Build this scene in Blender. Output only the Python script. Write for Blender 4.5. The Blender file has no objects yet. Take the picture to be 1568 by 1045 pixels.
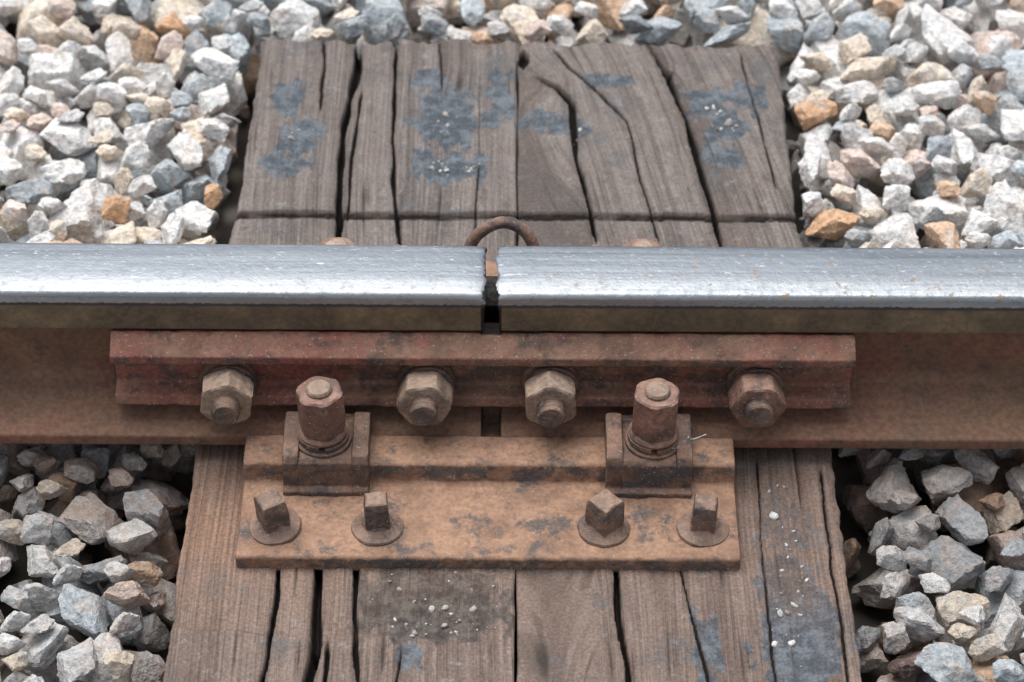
import bpy, bmesh, math, random
import numpy as np
from mathutils import Vector, Matrix
random.seed(3); rng=np.random.default_rng(11)
S=0.001
scene=bpy.context.scene
# ------------------------------------------------------------ noise
def _h(ix,iy,iz,s):
    h=(ix.astype(np.int64)*374761393+iy.astype(np.int64)*668265263+iz.astype(np.int64)*2147483647+s*974634777)&0xFFFFFFFF
    h=((h^(h>>13))*1274126177)&0xFFFFFFFF
    h=((h^(h>>15))*2246822519)&0xFFFFFFFF
    return ((h^(h>>16))&0xFFFFFF)/float(0xFFFFFF)*2-1
def vn(x,y=0.0,z=0.0,s=0):
    zc=np.isscalar(z)
    x,y,z=np.broadcast_arrays(np.asarray(x,float),np.asarray(y,float),np.asarray(z,float))
    fx,fy,fz=np.floor(x),np.floor(y),np.floor(z)
    u,v,w=x-fx,y-fy,z-fz
    u=u*u*(3-2*u);v=v*v*(3-2*v);w=w*w*(3-2*w)
    r=0
    for a in (0,1):
        for b in (0,1):
            for c in ((0,) if zc else (0,1)):
                r=r+_h(fx+a,fy+b,fz+c,s)*(u if a else 1-u)*(v if b else 1-v)*(1 if zc else (w if c else 1-w))
    return r
def fbm(x,y=0.0,z=0.0,s=0,o=4):
    r=0;a=.5;f=1
    zs=np.isscalar(z)
    for i in range(o):
        r=r+a*vn(np.asarray(x)*f,np.asarray(y)*f,0 if zs else np.asarray(z)*f,s+i*17);a*=.5;f*=2.03
    return r
def sstep(a,b,x):
    t=np.clip((x-a)/(b-a),0,1);return t*t*(3-2*t)
# ------------------------------------------------------------ node helpers
class NT:
    def __init__(s,name):
        m=bpy.data.materials.new(name);m.use_nodes=True;s.m=m;s.t=m.node_tree;s.n=s.t.nodes;s.l=s.t.links
        s.b=s.n['Principled BSDF'];s.tc=s.n.new('ShaderNodeTexCoord').outputs['Object']
        s.geo=s.n.new('ShaderNodeNewGeometry')
    def setv(s,sock,v):
        if isinstance(v,bpy.types.NodeSocket): s.l.new(v,sock)
        else:
            if isinstance(v,(tuple,list)) and len(v)==3 and sock.type=='RGBA': v=(*v,1)
            sock.default_value=v
    def mapping(s,vec,scale,loc=(0,0,0)):
        n=s.n.new('ShaderNodeMapping');s.l.new(vec,n.inputs[0]);n.inputs['Scale'].default_value=scale;n.inputs['Location'].default_value=loc;return n.outputs[0]
    def noise(s,vec,scale,detail=5,rough=.55,dist=0,eff=None):
        n=s.n.new('ShaderNodeTexNoise');s.l.new(vec,n.inputs['Vector']);n.inputs['Scale'].default_value=scale
        e=eff or scale
        detail=min(detail,max(0.0,math.log2(1000/e)))
        n.inputs['Detail'].default_value=detail;n.inputs['Roughness'].default_value=rough;n.inputs['Distortion'].default_value=dist
        return n.outputs['Fac']
    def voro(s,vec,scale,feature='F1'):
        n=s.n.new('ShaderNodeTexVoronoi');n.feature=feature;s.l.new(vec,n.inputs['Vector']);n.inputs['Scale'].default_value=scale;return n.outputs['Distance']
    def rng(s,v,a,b,c=0,d=1):
        n=s.n.new('ShaderNodeMapRange');n.interpolation_type='SMOOTHSTEP';s.setv(n.inputs[0],v)
        for i,x in enumerate((a,b,c,d)): n.inputs[1+i].default_value=x
        return n.outputs[0]
    def math(s,op,a,b=0.0):
        n=s.n.new('ShaderNodeMath');n.operation=op;s.setv(n.inputs[0],a);s.setv(n.inputs[1],b);return n.outputs[0]
    def mix(s,f,a,b,bt='MIX'):
        n=s.n.new('ShaderNodeMix');n.data_type='RGBA';n.blend_type=bt;s.setv(n.inputs[0],f);s.setv(n.inputs[6],a);s.setv(n.inputs[7],b);return n.outputs[2]
    def attr(s,name,out='Fac'):
        n=s.n.new('ShaderNodeAttribute');n.attribute_name=name;return n.outputs[out]
    def sep(s,v):
        n=s.n.new('ShaderNodeSeparateXYZ');s.l.new(v,n.inputs[0]);return n.outputs
    def bump(s,h,strength,dist,prev=None):
        n=s.n.new('ShaderNodeBump');n.inputs['Strength'].default_value=strength;n.inputs['Distance'].default_value=dist;s.l.new(h,n.inputs['Height'])
        return n.outputs[0]
    def out(s,col,rough=.8,normal=None,metal=0.0,spec=.3):
        s.setv(s.b.inputs['Base Color'],col);s.setv(s.b.inputs['Roughness'],rough);s.setv(s.b.inputs['Metallic'],metal)
        s.b.inputs['Specular IOR Level'].default_value=spec
        if normal is not None: s.l.new(normal,s.b.inputs['Normal'])
        return s.m
# ------------------------------------------------------------ materials
def joint_gap_shade(t,c,inner=False):  # paints the dark of the joint gap into the rail and fishplate colour
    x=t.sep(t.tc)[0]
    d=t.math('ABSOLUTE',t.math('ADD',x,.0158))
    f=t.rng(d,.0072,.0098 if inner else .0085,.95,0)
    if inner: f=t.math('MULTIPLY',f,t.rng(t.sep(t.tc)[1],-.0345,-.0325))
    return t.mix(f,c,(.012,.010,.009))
def rust(name,a,b,dark,dust,dustamt=.6,darkamt=.5,red=None,seed=0.0,vamt=.09,gap_shade=False):
    t=NT(name);v=t.mapping(t.tc,(1,1,1),(seed,seed*.7,0))
    n1=t.noise(v,30,8,.62);n2=t.noise(v,240,6,.6);n3=t.noise(v,13,6,.6,.4)
    c=t.mix(t.rng(n1,.36,.62),a,b)
    if red: c=t.mix(t.math('MULTIPLY',t.rng(n3,.46,.60),.8),c,red)
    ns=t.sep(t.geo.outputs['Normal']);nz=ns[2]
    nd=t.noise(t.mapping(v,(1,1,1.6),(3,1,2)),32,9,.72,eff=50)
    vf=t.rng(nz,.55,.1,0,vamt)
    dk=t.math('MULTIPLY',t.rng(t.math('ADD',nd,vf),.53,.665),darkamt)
    df=t.math('MULTIPLY',t.rng(nz,.25,.85),t.math('MULTIPLY',t.rng(n1,.64,.38,.25,1),dustamt))
    c=t.mix(df,c,dust)
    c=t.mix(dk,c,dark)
    sc=t.noise(t.mapping(v,(1,1,1),(7,3,1)),75,6,.72)
    c=t.mix(t.rng(sc,.55,.69,0,.55),c,t.mix(.6,dark,b))
    c=t.mix(t.rng(sc,.45,.33,0,.4),c,dust)
    c=t.mix(1.0,c,t.mix(t.rng(n2,.3,.7),(.76,.755,.75),(1.2,1.19,1.17)),'MULTIPLY')
    sp=t.rng(t.noise(v,520,0,.5),.72,.8)
    c=t.mix(t.math('MULTIPLY',sp,.45),c,(.50,.43,.38))
    if gap_shade: c=joint_gap_shade(t,c,True)
    h=t.math('ADD',n2,t.math('MULTIPLY',sc,1.5))
    nb=t.bump(h,.55,.0013)
    return t.out(c,t.rng(n2,.3,.7,.52,.82),nb,0.0,.32)
M_fish=rust('rusty_fishplate_steel',(.25,.135,.09),(.165,.092,.066),(.070,.060,.057),(.32,.195,.14),.55,.75,red=(.27,.088,.070),seed=2.3,vamt=.08,gap_shade=True)
M_plate=rust('rusty_baseplate_steel',(.31,.178,.115),(.235,.138,.094),(.078,.082,.088),(.43,.262,.175),.8,.8,seed=5.1,vamt=.11)
M_clip=rust('rusty_clip_steel',(.205,.125,.09),(.14,.09,.07),(.060,.063,.070),(.32,.20,.147),.7,.8,seed=7.7,vamt=.10)
M_nut=rust('rusty_nut_steel',(.35,.25,.185),(.24,.172,.13),(.10,.095,.092),(.46,.345,.27),.75,.6,seed=9.2,vamt=.04)
M_nutr=rust('red_rusty_nut_steel',(.26,.14,.103),(.18,.098,.076),(.065,.060,.06),(.39,.255,.198),.65,.6,seed=11.2,vamt=.04)
M_spike=rust('rusty_spike_steel',(.235,.152,.115),(.155,.105,.085),(.060,.060,.064),(.36,.25,.19),.75,.75,seed=13.2,vamt=.08)
def rail_mat():
    t=NT('railhead_steel_and_rust');v=t.tc
    n1=t.noise(v,30,8,.6);n2=t.noise(v,240,6,.6)
    nz=t.sep(t.geo.outputs['Normal'])[2];pz=t.sep(v)[2]
    c=t.mix(t.rng(n1,.36,.64),(.23,.13,.082),(.155,.09,.061))
    c=t.mix(t.rng(t.noise(v,12,6,.6),.46,.60,0,.65),c,(.235,.095,.07))
    sm=t.noise(t.mapping(v,(1,1,1),(5,5,5)),38,6,.74)
    c=t.mix(t.rng(sm,.54,.66,0,.6),c,(.085,.068,.06))
    c=t.mix(t.rng(pz,.100,.112),c,t.mix(t.rng(n1,.38,.6),(.215,.155,.095),(.13,.098,.065)))
    c=t.mix(t.math('MULTIPLY',t.rng(nz,.2,.85),.45),c,(.32,.20,.135))
    c=t.mix(1.0,c,t.mix(t.rng(n2,.3,.7),(.78,.78,.78),(1.18,1.17,1.16)),'MULTIPLY')
    c=joint_gap_shade(t,c)
    st=t.noise(t.mapping(v,(5,170,60)),1,6,.55,eff=120);fl=t.noise(v,150,7,.7)
    py=t.sep(v)[1]
    s=t.mix(t.rng(st,.3,.7),(.295,.318,.345),(.395,.415,.435))
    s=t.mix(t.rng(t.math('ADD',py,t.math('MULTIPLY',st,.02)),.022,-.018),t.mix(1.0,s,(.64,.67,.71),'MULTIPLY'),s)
    s=t.mix(t.rng(fl,.54,.68,0,.4),s,(.20,.215,.235))
    s=t.mix(t.rng(t.noise(t.mapping(v,(3,8,8)),40,5,.7,eff=200),.62,.70,0,.5),s,(.62,.64,.66))
    rs=t.rng(t.noise(v,95,6,.7),.61,.68)
    rs=t.math('MULTIPLY',rs,t.rng(t.sep(v)[0],-.02,.15,.15,.8))
    s=t.mix(rs,s,(.27,.20,.13))
    edge=t.math('ADD',pz,t.math('MULTIPLY',n2,.003))
    top=t.rng(edge,.1337,.1352)
    band=t.math('MULTIPLY',t.rng(edge,.1310,.1325),t.rng(edge,.1337,.1350,1,0))
    col=t.mix(top,c,s);col=t.mix(t.math('MULTIPLY',band,.85),col,(.045,.052,.065))
    h=t.math('ADD',n2,t.math('MULTIPLY',sm,1.2))
    nb=t.bump(h,.5,.0011)
    h2=t.math('ADD',t.math('MULTIPLY',st,.8),t.math('MULTIPLY',fl,1.3));nb2=t.bump(h2,.42,.0007)
    mv=t.n.new('ShaderNodeMix');mv.data_type='VECTOR';t.l.new(top,mv.inputs[0]);t.l.new(nb,mv.inputs[4]);t.l.new(nb2,mv.inputs[5])
    r1=t.rng(t.math('ADD',t.math('MULTIPLY',st,.5),t.math('MULTIPLY',fl,.5)),.35,.65,.37,.53)
    rr=t.n.new('ShaderNodeMix');t.l.new(top,rr.inputs[0]);rr.inputs[2].default_value=.78;t.l.new(r1,rr.inputs[3])
    return t.out(col,rr.outputs[0],mv.outputs[1],t.math('MULTIPLY',top,t.rng(rs,0,1,.9,.1)),.35)
M_rail=rail_mat()
def stone_mat(name='crushed_stone'):
    t=NT(name);v=t.tc
    c=t.attr('col','Color');r=t.attr('dirt')
    n1=t.noise(v,45,7,.62,.3);n2=t.noise(v,190,7,.7);n3=t.noise(v,800,0,.6)
    c=t.mix(t.rng(n1,.50,.64,0,.5),c,t.mix(.5,c,(.72,.51,.36)))
    c=t.mix(t.rng(n1,.46,.36,0,.5),c,(.57,.60,.62))
    c=t.mix(t.rng(n3,.60,.72,0,.45),c,(.26,.25,.24))
    c=t.mix(1.0,c,t.mix(t.rng(n2,.28,.72),(.68,.68,.68),(1.2,1.2,1.2)),'MULTIPLY')
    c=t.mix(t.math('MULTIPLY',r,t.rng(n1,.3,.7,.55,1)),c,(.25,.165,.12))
    return t.out(c,.85,t.bump(t.math('ADD',t.noise(v,85,4,.70),t.math('MULTIPLY',n2,.5)),.9,.0042),0.0,.3)
M_stone=stone_mat()
def wood_mat():
    t=NT('weathered_sleeper_timber');f=t.attr('flow','Vector')
    ck=t.attr('crack');tar=t.attr('tar');dust=t.attr('dust');front=t.attr('front');gr=t.attr('grime')
    g1=t.noise(t.mapping(f,(480,5,200)),1,7,.58,eff=280);g2=t.noise(t.mapping(f,(45,1.6,20)),1,6,.6,.8,eff=45);g3=t.noise(t.mapping(f,(1000,16,300)),1,2,.6,eff=600)
    blot=t.noise(t.tc,18,7,.70);blot2=t.noise(t.tc,75,7,.72);fn=t.noise(t.tc,420,5,.7)
    gg=t.math('ADD',t.math('MULTIPLY',g1,.30),t.math('ADD',t.math('MULTIPLY',g2,.40),t.math('MULTIPLY',blot,.30)))
    c=t.mix(t.rng(gg,.40,.60),(.115,.097,.088),(.245,.213,.195))
    cf=t.mix(t.rng(gg,.40,.60),(.135,.100,.085),(.27,.205,.172))
    c=t.mix(front,c,cf)
    c=t.mix(t.rng(blot,.50,.64,0,.55),c,(.145,.108,.090))
    c=t.mix(t.rng(blot,.45,.35,0,.6),c,(.145,.145,.150))
    c=t.mix(t.rng(blot2,.57,.70,0,.42),c,(.34,.315,.30))
    c=t.mix(t.rng(blot2,.43,.30,0,.45),c,(.085,.070,.063))
    c=t.mix(t.rng(g3,.60,.74,0,.5),c,(.055,.043,.038))
    tt=t.rng(t.math('ADD',tar,t.math('MULTIPLY',t.math('SUBTRACT',t.noise(t.mapping(t.tc,(1.8,.6,1)),95,6,.78),.5),2.4)),.26,.58,0,.88)
    c=t.mix(tt,c,t.mix(t.rng(blot2,.4,.62),(.060,.078,.097),(.145,.170,.195)))
    gg2=t.rng(t.math('ADD',gr,t.math('MULTIPLY',t.math('SUBTRACT',blot2,.5),1.4)),.30,.62,0,.9)
    c=t.mix(gg2,c,t.mix(t.rng(blot2,.38,.62),(.046,.041,.039),(.125,.112,.102)))
    dd=t.math('MULTIPLY',dust,t.rng(blot,.3,.6,.35,1))
    c=t.mix(dd,c,t.mix(t.rng(g1,.35,.65),(.25,.148,.10),(.37,.232,.165)))
    c=t.mix(1.0,c,t.mix(t.rng(fn,.3,.7),(.80,.80,.80),(1.17,1.17,1.17)),'MULTIPLY')
    c=t.mix(t.rng(ck,.0,.09,0,.4),c,(.07,.052,.045))
    c=t.mix(t.rng(ck,.12,.6,0,.95),c,(.014,.011,.010))
    h=t.math('ADD',t.math('MULTIPLY',g1,.9),t.math('ADD',t.math('MULTIPLY',g3,.4),t.math('MULTIPLY',blot2,.8)))
    return t.out(c,.88,t.bump(h,.8,.0015),0.0,.25)
M_wood=wood_mat()
def ground_mat():
    t=NT('ballast_ground');n=t.noise(t.tc,30,6,.7);w=t.voro(t.tc,24)
    c=t.mix(t.rng(n,.35,.65),(.14,.12,.10),(.34,.31,.28))
    c=t.mix(t.rng(w,.1,.5),c,(.08,.07,.06))
    return t.out(c,.95,t.bump(w,.6,.02))
# ------------------------------------------------------------ mesh building
class MB:
    def __init__(s): s.v=[];s.f=[];s.m=[];s.n=0
    def add(s,v,f,mi=0,M=None):
        v=np.asarray(v,float)
        if M is not None:
            A=np.array(M);v=v@A[:3,:3].T+A[:3,3]
        s.v.append(v);s.f+= [tuple(i+s.n for i in q) for q in f];s.m+=[mi]*len(f);s.n+=len(v)
    def build(s,name,mats,angle=35,parent=None,wear=0.0,wsc=4.0):
        v=np.vstack(s.v)
        me=bpy.data.meshes.new(name)
        if wear:
            v=v+np.stack([vn(v[:,0]/wsc,v[:,1]/wsc,v[:,2]/wsc,k+5)*wear for k in range(3)],1)
        me.from_pydata((v*S).tolist(),[],s.f)
        for m in mats: me.materials.append(m)
        me.polygons.foreach_set('material_index',s.m)
        bm=bmesh.new();bm.from_mesh(me);bmesh.ops.recalc_face_normals(bm,faces=bm.faces);bm.to_mesh(me);bm.free()
        me.polygons.foreach_set('use_smooth',[True]*len(me.polygons))
        me.set_sharp_from_angle(angle=math.radians(angle));me.update()
        o=bpy.data.objects.new(name,me);scene.collection.objects.link(o)
        if parent: o.parent=parent
        return o
def empty(name):
    e=bpy.data.objects.new(name,None);e.empty_display_size=.02;scene.collection.objects.link(e);return e
def roundp(pts,seg=5,maxd=5.0):
    n=len(pts);out=[]
    for i,p in enumerate(pts):
        r=p[2] if len(p)>2 else 0
        P=np.array(p[:2],float);A=np.array(pts[i-1][:2],float);B=np.array(pts[(i+1)%n][:2],float)
        if r<=0: out.append(P);continue
        da=A-P;db=B-P;la=np.linalg.norm(da);lb=np.linalg.norm(db);da/=la;db/=lb
        ang=math.acos(np.clip(da@db,-1,1));t=min(r/max(math.tan(ang/2),.05),.47*la,.47*lb)
        a=P+da*t;b=P+db*t
        for k in range(seg+1):
            u=k/seg;w=.62
            q=((1-u)**2*a+2*u*(1-u)*w*P*1+u*u*b)/((1-u)**2+2*u*(1-u)*w+u*u)
            out.append(q)
    res=[]
    for i in range(len(out)):
        a=out[i];b=out[(i+1)%len(out)];d=np.linalg.norm(b-a)
        if d<1e-6: continue
        k=max(1,int(math.ceil(d/maxd)))
        for j in range(k): res.append(a+(b-a)*j/k)
    return np.array(res)
def sweep(P,x0,x1,dx=4.0,endr=1.2,namp=.25,nsc=7.0,seed=0):
    n=len(P);T=np.roll(P,-1,0)-np.roll(P,1,0);T/=np.linalg.norm(T,axis=1)[:,None]
    N=np.stack([T[:,1],-T[:,0]],1)
    area=.5*np.sum(P[:,0]*np.roll(P[:,1],-1)-np.roll(P[:,0],-1)*P[:,1])
    if area<0:N=-N
    mid=np.linspace(x0+endr,x1-endr,max(2,int((x1-x0)/dx)))
    xs=[(x0,endr),(x0+.3*endr,.3*endr)]+[(x,0) for x in mid]+[(x1-.3*endr,.3*endr),(x1,endr)]
    V=[]
    for x,off in xs:
        Q=P-N*off
        d=(fbm(x/nsc,Q[:,0]/nsc,Q[:,1]/nsc,seed,3)*2*namp)[:,None]
        Q=Q+N*d
        V.append(np.column_stack([np.full(n,x),Q]))
    V=np.vstack(V);F=[]
    m=len(xs)
    for i in range(m-1):
        for j in range(n):
            k=(j+1)%n
            F.append((i*n+j,i*n+k,(i+1)*n+k,(i+1)*n+j))
    F.append(tuple(range(n)));F.append(tuple((m-1)*n+j for j in range(n)))
    return V,F
def revolve(rings,N=72,rot=0.0):
    ph=np.arange(N)/N*2*math.pi;V=[]
    for rg in rings:
        R,z=rg[0],rg[1];r=np.full(N,float(R))
        if len(rg)>2 and rg[2]:
            ns=rg[3];h=math.pi/ns;q=((ph-rot+h)%(2*h))-h
            r=np.minimum(r,(rg[2]/2)/np.cos(q))
        V.append(np.column_stack([r*np.cos(ph),r*np.sin(ph),np.full(N,float(z))]))
    V=np.vstack(V);F=[];m=len(rings)
    for i in range(m-1):
        for j in range(N):
            k=(j+1)%N;F.append((i*N+j,i*N+k,(i+1)*N+k,(i+1)*N+j))
    F.append(tuple(range(N)));F.append(tuple((m-1)*N+j for j in range(N)))
    return V,F
def nut_rings(af,z0,z1,ns=6,ch=2.2,chb=None):
    R=af/2/math.cos(math.pi/ns);i=af/2*.97
    chb=ch if chb is None else chb
    return [(i,z0),(R*1.001-(R-i)*.45,z0+chb*.45,af,ns),(R+.1,z0+chb*1.3,af,ns),(R+.1,(z0+z1)/2,af,ns),(R+.1,z1-ch*1.3,af,ns),(R-(R-i)*.45,z1-ch*.45,af,ns),(i-.6,z1)]
def thread(r,z0,z1,p=2.4):
    out=[];z=z0;k=0
    while z<z1-1.5:
        out.append((r if k%2 else r-1.0,z));z+=p/2;k+=1
    out+=[(r-.4,z1-1.2),(r-1.6,z1)]
    return out
T=Matrix.Translation;R=Matrix.Rotation
# ------------------------------------------------------------ rails
Z0=15.0
half=[(61,0,2.0),(61,10.5,3.0),(30,18,0),(7,29,12),(7,84,9),(31.8,92,2.5),(32,118,1),(31.6,127.0,9.5),(15,128.3,0)]
prof=[(y,z+Z0,r) for y,z,r in half]+[(-y,z+Z0,r) for y,z,r in reversed(half)]
RP=roundp(prof,seg=8,maxd=4.0)
def lip(xe,dirn,sd):
    def f(x,Q):
        w=np.exp(-abs(x-xe)/2.2)
        top=sstep(126,139,Q[:,1])
        j=1.2+1.8*vn(Q[:,0]/5,Q[:,1]/6,0,sd)+1.5*vn(Q[:,0]/1.8,Q[:,1]/2,0,sd+1)
        body=.6*vn(Q[:,0]/7,Q[:,1]/7,0,sd+3)+1.0*sstep(100,110,Q[:,1])
        return dirn*w*(top*j+body)
    return f
def rail_single(x0,x1,xe,dirn,sd):
    n=len(RP);Tn=np.roll(RP,-1,0)-np.roll(RP,1,0);Tn/=np.linalg.norm(Tn,axis=1)[:,None];N=np.stack([Tn[:,1],-Tn[:,0]],1)
    a=.5*np.sum(RP[:,0]*np.roll(RP[:,1],-1)-np.roll(RP[:,0],-1)*RP[:,1])
    if a<0:N=-N
    if dirn>0: xs=list(np.arange(x0,xe-420,40))+list(np.arange(xe-420,xe-30,6))+list(np.arange(xe-30,xe-1.5,1.5))+[xe-1.0,xe-.3,xe]
    else: xs=[xe,xe+.3,xe+1.0]+list(np.arange(xe+1.8,xe+30,1.5))+list(np.arange(xe+30,xe+480,6))+list(np.arange(xe+480,x1,40))
    fn=lip(xe,dirn,sd);V=[]
    for x in xs:
        e=abs(x-xe);off=.9 if e<.1 else (.35 if e<.5 else 0)
        Q=RP-N*off
        d=fbm(x/9,Q[:,0]/9,Q[:,1]/9,sd,3)*.45
        d=d*np.where(Q[:,1]>138,.25,1)
        dip=-.9*math.exp(-e/7)*(1+.5*math.sin(sd))
        Q=Q+N*d[:,None];Q[:,1]+=dip*(Q[:,1]>130)
        V.append(np.column_stack([x+fn(x,Q),Q]))
    V=np.vstack(V);m=len(xs);F=[]
    for i in range(m-1):
        for j in range(n):
            k=(j+1)%n;F.append((i*n+j,i*n+k,(i+1)*n+k,(i+1)*n+j))
    F.append(tuple(range(n)));F.append(tuple((m-1)*n+j for j in range(n)))
    mb=MB();mb.add(V,F);return mb.build('steel_rail',[M_rail],30)
rail_single(-2600,0,-22.8,1,21)
rail_single(0,2600,-8.8,-1,47)
# ------------------------------------------------------------ fishplates
fp=[(-10,98,1),(-32.5,105.3,0),(-36,105,2),(-50.5,95.5,2.2),(-50.8,88.5,2.2),(-36,81,4),(-34.2,58,4),(-47.5,54,1.6),(-50,47,1.8),(-43,41.5,2),(-30,35.5,1),(-12,44,2),(-10,60,3)]
for sgn in (-1,1):
    pr=[(y*(-sgn),z,r) for y,z,r in fp]
    if sgn>0: pr=pr[::-1]
    P=roundp(pr,5,3.0)
    v,f=sweep(P,-304,260,3.0,1.6,.55,8,31+sgn)
    mb=MB();mb.add(v,f);mb.build('fishplate',[M_fish],32)
# ------------------------------------------------------------ fishplate bolts
BX=[-217.5,-64.5,28.5,184.5];rots=[.35,.12,.55,.05]
for i,x in enumerate(BX):
    mb=MB();M=T((x,0,62.5))@R(math.radians(90),4,'X')
    tilt=R(math.radians([1.5,-1,2,-2][i]),4,'Z')@R(math.radians([1,-1.5,1,2][i]),4,'Y')
    M=M@tilt
    v,f=revolve([(19,33),(22.0,33.6),(22.4,39),(21.2,41.3),(18,42.0)],60);mb.add(v,f,0,M)
    v,f=revolve([(17,42.3),(20.0,42.9),(20.3,46),(19,46.8),(16,47)],60);mb.add(v,f,0,M@R(.035,4,'Y'))
    v,f=revolve(nut_rings(38,47.2,69,6,2.6),72,rots[i]+math.pi/6);mb.add(v,f,1,M)
    L=[80,79,81,77][i]
    v,f=revolve([(10,30)]+thread(10.8,68,L),40);mb.add(v,f,2,M)
    v,f=revolve([(12,-33),(17.5,-34),(18,-44),(15,-50),(8,-53)],40);mb.add(v,f,0,M)
    mb.build('fishplate_bolt',[M_clip,M_nut if i!=3 else M_nutr,M_spike],32,None,.36,5)
# ------------------------------------------------------------ base plate
hp=[(178,-3,1),(178.5,11.5,3.2),(98.5,12.5,3),(95.5,29.5,3.5),(64.5,30.5,2),(62.6,14.6,0)]
pp=[(-y,z,r) for y,z,r in hp]+[(y,z,r) for y,z,r in reversed(hp)]
P=roundp(pp,5,3.5)
v,f=sweep(P,-203.5,170,3.0,2.2,.75,9,77);mb=MB();mb.add(v,f);mb.build('rail_base_plate',[M_plate],30)
# ------------------------------------------------------------ rail clips
def clip(cx,side,nx,tilt,rot):
    e=empty('rail_clip')
    e.location=(cx*S,side*-85*S,12*S)
    def pf(top1,top2,yf):
        return [(-114,11,.5),(-114,16.5,2),(-109.5,18.5,2),(yf,40,3),(yf+3.5,top1,3),(-60,top2,4),(-50,40,4),(-46.5,29.6,1),(-61.3,25.9,0),(-63,11,0)]
    mb=MB()
    for (a,b,t1,t2,yf,sd) in ((-32.5,-20,46.5,50.5,-109,1),(20,32.5,46.5,50.5,-109,2),(-20.5,20.5,43,42.5,-108,3)):
        pr=pf(t1,t2,yf);P=roundp(pr,5,3.0)
        v,f=sweep(P,a,b,2.5,1.6 if abs(a)!=20.5 else .2,.55,7,sd+int(cx));mb.add(v,f,0,T((cx,0,0)))
    Mside=Matrix.Identity(4) if side<0 else T((2*cx,0,0))@R(math.pi,4,'Z')
    def fin(mb,name,mats,w=.3):
        for k in range(len(mb.v)):
            A=np.array(Mside);mb.v[k]=mb.v[k]@A[:3,:3].T+A[:3,3]
        o=mb.build(name,mats,32,None,w,5);o.parent=e;o.matrix_parent_inverse=Matrix.Translation(e.location).inverted();return o
    fin(mb,'clip_block',[M_clip])
    Mn=T((nx,-84,42))@R(math.radians(tilt),4,'Y')@R(math.radians(2),4,'X')
    mb=MB()
    v,f=revolve([(19,0),(21,.6),(21.2,3.8),(20.5,4.6),(17,4.8)],60);mb.add(v,f,0,Mn)
    N=60;V=[];F=[]
    for k in range(N):
        a=-math.pi/2+.12+(2*math.pi-.24)*k/(N-1);zz=4.8+2.2*k/(N-1)
        for rr,dz in ((12,0),(19.6,0),(19.6,3.6),(12,3.6)):
            V.append((rr*math.cos(a),rr*math.sin(a),zz+dz))
    for k in range(N-1):
        for j in range(4): F.append((k*4+j,k*4+(j+1)%4,k*4+4+(j+1)%4,k*4+4+j))
    F+= [(0,1,2,3),((N-1)*4,(N-1)*4+1,(N-1)*4+2,(N-1)*4+3)]
    mb.add(V,F,0,Mn);fin(mb,'washer',[M_clip],.15)
    mb=MB();v,f=revolve([(17,10),(18.8,10.8),(19,12.5),(17.5,14.5),(16,15)]+nut_rings(32.5,15.5,52,6,3.0),72,rot);mb.add(v,f,0,Mn);fin(mb,'hex_nut',[M_nutr])
    mb=MB();v,f=revolve([(9.5,-12),(9.5,50)]+thread(9.8,52,55.5),40);mb.add(v,f,0,Mn);fin(mb,'clip_bolt',[M_nut])
clip(-140,-1,-142,-1.5,.3);clip(104,-1,107,1.5,.9);clip(-140,1,-140,0,.6);clip(104,1,104,1,.1)
# ------------------------------------------------------------ square head screw spikes
def spike(x,y,rot,s,h,tx,ty):
    mb=MB();M=T((x,y,12))@R(math.radians(tx),4,'X')@R(math.radians(ty),4,'Y')
    v,f=revolve([(19,-1.5),(19.8,.6),(19.2,2.0),(15,4.0),(11.5,6.2),(10.5,8)],60);mb.add(v,f,0,M)
    Rr=s/2*math.sqrt(2)
    v,f=revolve([(s*.52,4,s*.98,4),(Rr*.97,7.5,s*1.02,4),(Rr*.95,h*.6,s,4),(Rr*.93,h-3,s*.93,4),(Rr*.82,h-.8,s*.85,4),(Rr*.66,h,s*.74,4)],64,math.radians(rot));mb.add(v,f,0,M)
    v,f=revolve([(7,-90),(9,-80),(9,0)],24);mb.add(v,f,0,M)
    mb.build('square_head_screw_spike',[M_spike],30,None,.5,5)
for x,rt,s,tx,ty in ((-176,28,20,2,-5),(-99.5,6,18,0,-1),(69.5,44,21.5,1,1),(143.5,-8,18.5,2,1)):
    spike(x,-147,rt,s,30,tx,ty);spike(x+3,149,rt+30,s,30,-tx,ty)
# ------------------------------------------------------------ bond wire
def tube(pts,rad,N=16,sub=8):
    pts=[Vector(p) for p in pts];path=[]
    for i in range(len(pts)-1):
        p0=pts[max(i-1,0)];p1=pts[i];p2=pts[i+1];p3=pts[min(i+2,len(pts)-1)]
        for k in range(sub):
            t=k/sub;path.append(.5*((2*p1)+(p2-p0)*t+(2*p0-5*p1+4*p2-p3)*t*t+(3*p1-p0-3*p2+p3)*t**3))
    path.append(pts[-1]);V=[];F=[]
    up=Vector((0,1,0.2))
    for i,p in enumerate(path):
        d=(path[min(i+1,len(path)-1)]-path[max(i-1,0)]).normalized();a=d.cross(up).normalized();b=d.cross(a)
        for j in range(N):
            w=2*math.pi*j/N;V.append(tuple(p+(a*math.cos(w)+b*math.sin(w))*rad))
    for i in range(len(path)-1):
        for j in range(N):
            k=(j+1)%N;F.append((i*N+j,i*N+k,(i+1)*N+k,(i+1)*N+j))
    F.append(tuple(range(N)));F.append(tuple((len(path)-1)*N+j for j in range(N)))
    return V,F
mb=MB();v,f=tube([(-42,36,66),(-42,50,84),(-36,60,108),(-27,66,124),(-8,70,133),(10,67,126),(18,60,110),(21,50,86),(21,36,66)],4.8);mb.add(v,f)
mb.build('rail_bond_wire',[M_clip],40,None,.5,6)
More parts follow.
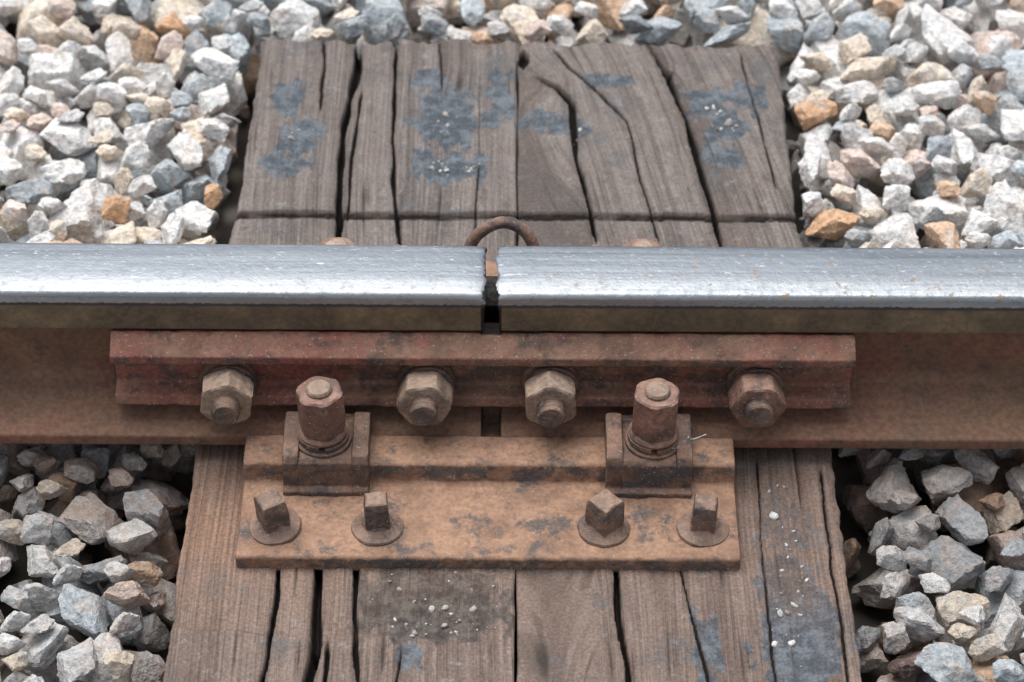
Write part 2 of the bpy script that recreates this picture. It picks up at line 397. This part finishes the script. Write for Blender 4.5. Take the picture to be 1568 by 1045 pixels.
def wm():
    t=NT('bare_wire');return t.out(t.mix(t.rng(t.noise(t.tc,300,2),.4,.6),(.5,.52,.54),(.3,.3,.31)),.4,None,.7)
mb=MB();v,f=tube([(116,-96,48.5),(124,-100,51),(131,-98,57),(138,-97,58),(146,-95,60.5)],.55,8,5);mb.add(v,f)
v,f=tube([(131,-98,57),(133,-101,61),(132,-103,65)],.5,8,4);mb.add(v,f);mb.build('wire_scrap',[wm()])
# ------------------------------------------------------------ rocks
def ico(n):
    bm=bmesh.new();bmesh.ops.create_icosphere(bm,subdivisions=n,radius=1);bm.verts.ensure_lookup_table()
    v=np.array([x.co[:] for x in bm.verts]);f=np.array([[q.index for q in p.verts] for p in bm.faces]);bm.free()
    return v/np.linalg.norm(v,axis=1)[:,None],f
ICO={k:ico(k) for k in (2,3,4)}
class Rock:
    def __init__(s,seed,size):
        r=np.random.default_rng(seed);s.seed=seed
        k=int(r.integers(8,14));n=r.normal(size=(60,3));n/=np.linalg.norm(n,axis=1)[:,None]
        ch=[0]
        for j in range(1,60):
            if max(n[j]@n[q] for q in ch)<.72: ch.append(j)
            if len(ch)>=k: break
        s.n=n[ch];s.d=r.uniform(.50,.92,len(ch))
        s.sc=np.array([1.12,r.uniform(.62,1.0),r.uniform(.5,.85)])*size
        tx,ty,tz=r.normal(0,.5),r.normal(0,.5),r.uniform(0,6.28)
        s.R=np.array((Matrix.Rotation(tx,3,'X')@Matrix.Rotation(ty,3,'Y')@Matrix.Rotation(tz,3,'Z')))
        s.p=r.uniform(40,140)
    def verts(s,lv):
        d=ICO[lv][0]
        q=d+.13*np.stack([vn(d[:,0]*2.5,d[:,1]*2.5,d[:,2]*2.5,s.seed+k) for k in range(3)],1);q/=np.linalg.norm(q,axis=1)[:,None]
        a=np.maximum(q@s.n.T/s.d,0);a=np.maximum(a,0);mx=a.max(1)
        r=1/(mx*((((a/mx[:,None])**s.p).sum(1)+((1/1.3)/mx)**s.p)**(1/s.p)))
        v=d*r[:,None]
        r2=1+.09*fbm(v[:,0]*2,v[:,1]*2,v[:,2]*2,s.seed,2)+.10*fbm(v[:,0]*5,v[:,1]*5,v[:,2]*5,s.seed+9,3)
        return (v*r2[:,None]*s.sc)@s.R.T
CELL=4.0;XA,XB,YA,YB=-760,760,-500,900
nx=int((XB-XA)/CELL);ny=int((YB-YA)/CELL)
gx=XA+(np.arange(nx)+.5)*CELL;gy=YA+(np.arange(ny)+.5)*CELL
GX,GY=np.meshgrid(gx,gy,indexing='ij')
H=np.full((nx,ny),-96.0)
H[(GX>-247)&(GX<251)&(GY<528)]=500
nz=vn(GX/70,GY/70,0,3)*8
cap=np.where(GY>40,18+nz,-4+nz*.8)
cap=np.where((GY<=40)&(GX>0),-6+nz,cap)
cap=np.where((GY<-40)&(GX<-247)&(GX>-262),-40,cap)
cap=np.where((GY<-40)&(GX>251)&(GX<272),-42,cap)
cap=np.where(np.abs(GY)<70,np.minimum(cap,7),cap)
variants=[]
for i in range(150):
    size=float(rng.choice([14,19,24,29,36],p=[.12,.19,.27,.27,.15]))*rng.uniform(.9,1.12)
    rk=Rock(1000+i,size);v=rk.verts(4)
    ix=np.floor(v[:,0]/CELL).astype(int);iy=np.floor(v[:,1]/CELL).astype(int)
    ox,oy=ix.min(),iy.min();w,h=ix.max()-ox+1,iy.max()-oy+1
    lo=np.full((w,h),1e6);hi=np.full((w,h),-1e6)
    np.minimum.at(lo,(ix-ox,iy-oy),v[:,2]);np.maximum.at(hi,(ix-ox,iy-oy),v[:,2])
    variants.append((rk,ox,oy,w,h,lo,hi,size))
placed=[]
import time as _t
t0=_t.time()
small=[i for i,q in enumerate(variants) if q[7]<20]
for it in range(11000):
    vi=int(rng.integers(len(variants))) if it<8000 else small[int(rng.integers(len(small)))]
    rk,ox,oy,w,h,lo,hi,size=variants[vi]
    best=None
    for k in range(13):
        a=int(rng.integers(0,nx-w));b=int(rng.integers(0,ny-h))
        hs=H[a:a+w,b:b+h]
        if hs[w//2,h//2]>400: continue
        z=(hs-lo).max()
        if z>300: continue
        zt=z-2.0
        if ((zt+hi)-cap[a:a+w,b:b+h]).max()>0: continue
        if best is None or z<best[0]: best=(z,a,b)
    if best is None: continue
    z,a,b=best;z-=2.5
    H[a:a+w,b:b+h]=np.maximum(H[a:a+w,b:b+h],z+hi)
    placed.append((vi,XA+(a-ox)*CELL,YA+(b-oy)*CELL,z))
print('PACK',len(placed),round(_t.time()-t0,1))
pal=[((.88,.87,.85),.34),((.77,.76,.745),.18),((.55,.61,.645),.17),((.83,.73,.61),.13),((.42,.46,.49),.05),((.74,.52,.36),.05),((.80,.66,.59),.08)]
pc=np.array([p[0] for p in pal]);pw=np.array([p[1] for p in pal]);pw/=pw.sum()
cache={}
def gv(vi,lv):
    if (vi,lv) not in cache: cache[(vi,lv)]=variants[vi][0].verts(lv)
    return cache[(vi,lv)]
cols=[]
for (vi,x,y,z) in placed:
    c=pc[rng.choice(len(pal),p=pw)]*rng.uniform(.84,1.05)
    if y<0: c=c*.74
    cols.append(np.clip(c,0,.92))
def nearest(x,y,zmin,col):
    b=min(range(len(placed)),key=lambda i:(placed[i][1]-x)**2+(placed[i][2]-y)**2+(0 if placed[i][3]>zmin else 1e6))
    cols[b]=np.array(col)
for x,y in ((275,258),(-253,300),(-350,250),(262,400),(-330,540)): nearest(x,y,-12,(.68,.42,.25))
nearest(-290,-90,-40,(.45,.29,.20));nearest(300,-230,-50,(.12,.08,.07));nearest(360,-80,-50,(.36,.24,.17))
VV=[];FF=[];CC=[];DD=[];off=0
for i,(vi,x,y,z) in enumerate(placed):
    vis=(abs(x)<460 and -320<y<690)
    low=z<(-32 if y>0 else -58)
    lv=4 if (vis and not low) else 3
    v=gv(vi,lv)+np.array([x,y,z]);f=ICO[lv][1]
    VV.append(v);FF.append(f+off);off+=len(v)
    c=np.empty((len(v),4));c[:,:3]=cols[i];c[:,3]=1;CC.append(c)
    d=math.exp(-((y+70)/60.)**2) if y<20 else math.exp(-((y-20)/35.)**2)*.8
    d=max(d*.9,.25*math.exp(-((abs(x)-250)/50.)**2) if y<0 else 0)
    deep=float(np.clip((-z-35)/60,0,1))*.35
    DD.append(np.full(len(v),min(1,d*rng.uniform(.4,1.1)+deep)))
def bigmesh(name,VV,FF,CC,DD,mat,sharp=None):
    v=np.vstack(VV)*S;f=np.vstack(FF)
    me=bpy.data.meshes.new(name);me.vertices.add(len(v));me.vertices.foreach_set('co',v.ravel())
    me.loops.add(f.size);me.loops.foreach_set('vertex_index',f.ravel().astype(np.int32))
    me.polygons.add(len(f));me.polygons.foreach_set('loop_start',np.arange(0,f.size,3,dtype=np.int32))
    me.polygons.foreach_set('use_smooth',np.ones(len(f),bool))
    a=me.attributes.new('col','FLOAT_COLOR','POINT');a.data.foreach_set('color',np.vstack(CC).ravel())
    a=me.attributes.new('dirt','FLOAT','POINT');a.data.foreach_set('value',np.concatenate(DD))
    me.materials.append(mat);me.update(calc_edges=True)
    if sharp: me.set_sharp_from_angle(angle=math.radians(sharp))
    o=bpy.data.objects.new(name,me);scene.collection.objects.link(o);return o
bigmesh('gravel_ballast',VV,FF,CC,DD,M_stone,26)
print('STONEFACES',sum(len(f) for f in FF),round(_t.time()-t0,1))
# ------------------------------------------------------------ timbers
def timber(xa,xb,yend,cracks,holes,patches,grimes,frontstep,seed,drift,knots):
    ys=np.concatenate([np.arange(-800,-330,12.0),np.arange(-330,yend-3,2.2),[yend-1.5,yend]])
    nxx=int((xb-xa)/.8);u=np.linspace(0,1,nxx)
    U,Y=np.meshgrid(u,ys,indexing='ij')
    ea=xa+1.6*vn(ys/60,0,0,seed)+.8*vn(ys/14,0,0,seed+1)+.5*vn(ys/5,0,0,seed+41);eb=xb+1.6*vn(ys/60,0,0,seed+2)+.8*vn(ys/14,0,0,seed+3)+.5*vn(ys/5,0,0,seed+43)
    if xa<-200: ea=ea+np.interp(ys,[-291,0,200,253,524],[-1,-1,0,6,8])
    if xb>200: eb=eb+np.interp(ys,[-291,0,200,253,524],[0,0,0,-5,1])
    if abs(xa-4.4)<1: ea=xa+.8*vn(ys/25,0,0,5)
    if abs(xb-3.2)<1: eb=xb+.8*vn(ys/25,0,0,6)
    X=ea[None,:]+U*(eb-ea)[None,:]
    endn=5*vn(X/28,0,0,seed+5)+2.5*vn(X/5,0,0,seed+6)-6*sstep(.9,1,np.abs(U-.5)*2)
    Y=Y+endn*sstep(yend-60,yend,Y)
    G=X-drift(X,Y)
    for (kx,ky,ka,kr) in knots: G=G+ka*np.exp(-(((X-kx)/kr)**2+((Y-ky)/(kr*1.3))**2))
    G=G+4*vn(X/60,Y/160,0,seed+8)+1.0*vn(X/18,Y/90,0,seed+9)
    sy=Y+1.2*vn(X/30,0,0,seed+11)+.6*vn(X/4,0,0,seed+13)
    Z=4.5*sstep(249.5,252,sy)
    groove=np.exp(-((sy-250)/1.9)**2)*np.clip(.95+.5*vn(X/14,0,0,4),0,1)
    if frontstep:
        yy=Y+4*vn(X/22,0,0,seed+12)+.04*(X+120)
        Z+=4*sstep(-249,-252,yy)
        groove=np.maximum(groove,.45*np.exp(-((yy+250)/1.5)**2)*np.clip(.5+.8*vn(X/14,0,0,6),0,1))
    Z-=2.4*groove
    crack=groove*.7
    Z+=1.4*fbm(X/60,Y/120,0,seed+20,2)+.5*fbm(G/9,Y/170,0,seed+21,3)+.32*fbm(G/1.9,Y/110,0,seed+22,2)+.6*fbm(X/8,Y/10,0,seed+23,2)
    fine=vn(G/2.6,Y/90,0,seed+40)
    hl=sstep(.76,.95,fine);Z-=.9*hl;crack=np.maximum(crack,.42*hl)
    for (pts,w,dep) in cracks:
        w=w*1.28
        p=sorted(pts,key=lambda q:q[1]);px=np.array([q[0] for q in p]);py=np.array([q[1] for q in p])
        cx=np.interp(Y,py,px)+.8*vn(Y/30,0,0,int(px[0])%97)+.35*vn(Y/6,0,0,3)
        sl=np.gradient(np.interp(ys,py,px),ys);cs=1/np.sqrt(1+sl**2)
        dx=np.abs(X-cx)*cs[None,:]
        ends=sstep(py[0]-2,py[0]+18,Y)*sstep(py[-1]+2,py[-1]-18,Y)
        if py[-1]>515: ends=sstep(py[0]-2,py[0]+18,Y)
        if py[0]<-285: ends=ends*0+sstep(py[-1]+2,py[-1]-18,Y) if py[-1]<500 else ends*0+1
        ww=w*(.85+.4*vn(Y/30,0,0,int(px[0])%89+7))*ends+.02
        k=np.clip(1-dx/ww,0,1)
        Z-=dep*np.sqrt(k)*ends
        crack=np.maximum(crack,np.clip(k*2.4,0,1)*ends*min(1,.5+dep/12))
        crack=np.maximum(crack,.09*np.exp(-(dx/(w*2.4))**2)*ends)
        Z-=.35*np.exp(-(dx/(w*2.2))**2)*ends
    for (hx,hy,rx,ry,dep) in holes:
        q=np.sqrt(((X-hx)/rx)**2+((Y-hy)/ry)**2)+.25*vn(X/3,Y/3,0,9)
        k=np.clip(1-q,0,1);Z-=dep*np.sqrt(k);crack=np.maximum(crack,np.clip(k*2.5,0,1))
    def blob(L):
        t_=np.zeros_like(X)
        for (tx,ty,rx,ry,wt) in L:
            q=(np.abs((X-tx)/rx)**2.5+np.abs((Y-ty)/ry)**2.5)**(1/2.5)+.7*fbm(X/10,Y/16,0,seed+33,3)
            t_=np.maximum(t_,wt*sstep(1.3,.5,q))
        return t_
    tar=blob(patches);grime=blob(grimes)
    Z+=.6*tar*(.5+fbm(X/4,Y/4,0,seed+35,2))+2.2*grime*(.6+fbm(X/6,Y/6,0,seed+36,3))
    crack=crack*(1-.75*np.clip(grime,0,1))
    d=np.minimum(np.minimum((X-ea[None,:]),(eb[None,:]-X)),(yend-ys)[None,:])
    rr=np.clip(5+3.0*vn(X/25,Y/40,0,seed+30)+2*vn(X/8,Y/10,0,seed+31),1.5,12)
    rr=np.where(np.abs(X-4)<12,np.minimum(rr,3),rr)
    t=np.clip((rr-d)/rr,0,1);Z-=rr*(1-np.sqrt(1-t*t*.98))*.9
    dust=np.clip(np.exp(-((Y+130)/95.)**2),0,1)
    dust=np.clip(dust*(.26+.65*sstep(-60,-225,X)+.1*sstep(150,230,X))+.35*sstep(-60,-10,Y)*sstep(60,20,Y),0,1)*.9
    if frontstep: dust*=sstep(-254,-246,Y)*.85+.15
    front=sstep(240,120,Y)
    n1,n2=X.shape;V=np.column_stack([X.ravel(),Y.ravel(),Z.ravel()])
    idx=np.arange(n1*n2).reshape(n1,n2)
    Fq=np.stack([idx[:-1,:-1],idx[1:,:-1],idx[1:,1:],idx[:-1,1:]],-1).reshape(-1,4)
    bnd=np.concatenate([idx[:,0],idx[-1,1:],idx[-2::-1,-1],idx[0,-2:0:-1]])
    nb=len(bnd);bot=V[bnd].copy();bot[:,2]=-140;B=np.arange(nb)+len(V)
    Fs=np.stack([bnd,B,np.roll(B,-1),np.roll(bnd,-1)],-1)
    V2=np.vstack([V,bot]);F=np.vstack([Fq,Fs])
    me=bpy.data.meshes.new('wooden_railway_sleeper');me.vertices.add(len(V2));me.vertices.foreach_set('co',(V2*S).ravel())
    me.loops.add(F.size);me.loops.foreach_set('vertex_index',F.ravel().astype(np.int32));me.polygons.add(len(F))
    me.polygons.foreach_set('loop_start',np.arange(0,F.size,4,dtype=np.int32));me.polygons.foreach_set('use_smooth',np.ones(len(F),bool))
    def at(n,a,fill=0.0):
        q=me.attributes.new(n,'FLOAT','POINT');q.data.foreach_set('value',np.concatenate([a.ravel(),np.full(nb,fill)]))
    at('crack',crack);at('tar',tar);at('dust',dust);at('front',front);at('grime',grime)
    q=me.attributes.new('flow','FLOAT_VECTOR','POINT');fl=np.column_stack([G.ravel(),Y.ravel(),Z.ravel()*0+seed*10])
    fl=np.vstack([fl,np.column_stack([fl[bnd][:,0],fl[bnd][:,1],bot[:,2]])])*S;q.data.foreach_set('vector',fl.ravel())
    me.materials.append(M_wood);me.update(calc_edges=True)
    o=bpy.data.objects.new('wooden_railway_sleeper',me);scene.collection.objects.link(o)
    return o,X,Y,Z
def driftR(X,Y):
    return np.interp(Y,[-291,-60,212,390,480,524],[70,64,58,30,12,0])*np.clip((X-4)/60,0,1)
def driftL(X,Y): return np.interp(Y,[-291,212,524],[6,2,0])
cl=[([(-146,524),(-145.5,475),(-153,380),(-151,282),(-150,212),(-146,0),(-143,-177),(-139,-255),(-143,-295)],3.0,20),
    ([(-139,440),(-141,380),(-144,300),(-142,240)],1.3,8),
    ([(-110.6,524),(-108.7,380),(-104,290),(-96,212),(-100,0),(-114,-177),(-113.5,-224),(-107,-295)],1.6,13),
    ([(-171,-165),(-172,-240),(-175,-295)],1.4,14),([(-131,-250),(-131,-295)],1.4,12),
    ([(-179,524),(-176,475),(-176,400)],1.1,6),
    ([(-70,524),(-66,430)],.8,4),([(-78,-255),(-80,-295)],1.0,5),([(-30,330),(-33,220)],.7,3)]
hl=[(-139,-258,5,6,14),(-147,500,3.5,10,14),(-112,516,3,6,8)]
pl=[(-192,360,22,30,.9),(-205,421,16,30,.8),(-62,390,30,58,.95),(-53,318,38,24,.9),(-11,432,12,44,.85),(-20,390,12,24,.75),(-81,453,18,22,.75),(-200,318,22,20,.7),(-72,-270,10,16,.8)]
gl=[(-55,-213,60,46,1.0)]
cr=[([(12,466),(24,458),(40,443),(53,417),(56,340),(62,290),(68,254),(73,212)],2.5,16),
    ([(34.5,514),(52,475),(80,432),(104,390),(112,301),(126,212)],1.0,6),
    ([(124,524),(142,468),(157,390),(170,291),(179,212),(178,150)],2.4,18),
    ([(212,508),(222,400),(232,282)],.7,4),
    ([(78,-165),(79,-224),(85,-295)],1.8,16),([(124,-165),(133,-230),(141,-295)],.9,6),([(191,-50),(187,-170),(188,-295)],.7,4),
    ([(240,-60),(238,-164),(241,-230),(239,-295)],.9,6)]
hr=[(9,490,6,15,16),(143,467,5.5,4.5,16)]
pr_=[(39,390,32,24,.75),(60,375,15,13,.8),(180,416,24,28,1.0),(193,380,20,20,.9),(213,432,18,30,.8),(186,340,20,20,.75),(88,453,22,14,.65),(206,-252,32,44,1.1),(207,-195,28,42,.72),(205,-130,22,46,.5),(143,-250,12,40,.75)]
grr=[(203,-125,17,46,.45),(205,-190,18,34,.55)]
oL,XL,YL,ZL=timber(-245,3.2,522,cl,hl,pl,gl,True,101,driftL,[(-60,430,5,22)])
oR,XR,YR,ZR=timber(4.4,250,518,cr,hr,pr_,grr,False,202,driftR,[(30,455,-16,26),(145,468,5,10)])
def chips(parent,X,Y,Z,areas,n,sd):
    r=np.random.default_rng(sd);VV=[];FF=[];CC=[];DD=[];off=0
    f=ICO[2][1]
    for (tx,ty,rx,ry,wt) in areas:
        for k in range(int(n*wt*rx*ry/900)):
            a=r.uniform(0,6.28);q=math.sqrt(r.uniform(0,1))
            x=tx+rx*q*math.cos(a);y=ty+ry*q*math.sin(a)
            j=np.argmin(np.abs(Y[Y.shape[0]//2]-y));i=np.argmin(np.abs(X[:,j]-x));z=Z[i,j]
            sz=r.choice([.8,1.3,2.1,3.6],p=[.30,.33,.23,.14])*r.uniform(.8,1.2)
            v=Rock(int(r.integers(1e6)),sz).verts(2)+np.array([x,y,z+sz*.05])
            VV.append(v);FF.append(f+off);off+=len(v)
            c=np.array([(.70,.68,.65),(.45,.42,.39),(.25,.23,.21),(.86,.84,.80)][r.choice(4,p=[.26,.28,.22,.24])])
            cc=np.empty((len(v),4));cc[:,:3]=c;cc[:,3]=1;CC.append(cc);DD.append(np.full(len(v),.1))
    o=bigmesh('embedded_grit',VV,FF,CC,DD,M_stone);o.parent=parent
chips(oL,XL,YL,ZL,[(-62,385,14,20,1.3),(-53,318,28,12,1.8),(-55,-213,48,40,.28),(-50,-235,42,16,.9),(-195,360,12,14,.7)],32,5)
chips(oR,XR,YR,ZR,[(60,375,8,7,1.7),(180,405,10,10,2.0),(193,380,11,9,2.4),(205,-129,14,44,.6),(207,-197,18,36,.7),(206,-250,20,30,.3)],34,6)
# ------------------------------------------------------------ ground sheet
me=bpy.data.meshes.new('ground');g=60
me.from_pydata([(-g,-g,-.096),(g,-g,-.096),(g,g,-.096),(-g,g,-.096)],[],[(0,1,2,3)]);me.materials.append(ground_mat())
scene.collection.objects.link(bpy.data.objects.new('ground',me))
# ------------------------------------------------------------ light
sd=Vector((-.18,.30,.92)).normalized()
L=bpy.data.lights.new('sun','SUN');L.energy=2.6;L.angle=math.radians(60);L.color=(1,.98,.955)
lo=bpy.data.objects.new('sun',L);lo.rotation_euler=sd.to_track_quat('Z','Y').to_euler();lo.location=(0,0,3);scene.collection.objects.link(lo)
w=bpy.data.worlds.new('World');scene.world=w;w.use_nodes=True;nt=w.node_tree;bg=nt.nodes['Background']
sky=nt.nodes.new('ShaderNodeTexSky');sky.sky_type='NISHITA';sky.sun_disc=False;sky.sun_elevation=math.asin(sd.z);sky.sun_rotation=math.atan2(sd.x,sd.y)
sky.air_density=1.0;sky.dust_density=3.0;sky.ozone_density=1.0
hs=nt.nodes.new('ShaderNodeHueSaturation');hs.inputs['Saturation'].default_value=.3
nt.links.new(sky.outputs[0],hs.inputs['Color']);nt.links.new(hs.outputs[0],bg.inputs['Color']);bg.inputs['Strength'].default_value=.15
# ------------------------------------------------------------ camera
cam=bpy.data.cameras.new('camera');co=bpy.data.objects.new('camera',cam);scene.collection.objects.link(co);scene.camera=co
th=math.radians(40);D=1960
co.matrix_world=Matrix.Translation(Vector((0,-50-D*math.cos(th),113+D*math.sin(th)))*S)@Matrix.Rotation(math.radians(50),4,'X')@Matrix.Rotation(math.radians(.33),4,'Z')
cam.sensor_width=36;cam.lens=36*4000/1568;cam.clip_start=.05;cam.clip_end=300
cam.dof.use_dof=True;cam.dof.focus_distance=1.94;cam.dof.aperture_fstop=9
scene.view_settings.view_transform='Standard';scene.view_settings.look='None';scene.view_settings.exposure=0
print('TIME',_t.time()-t0)
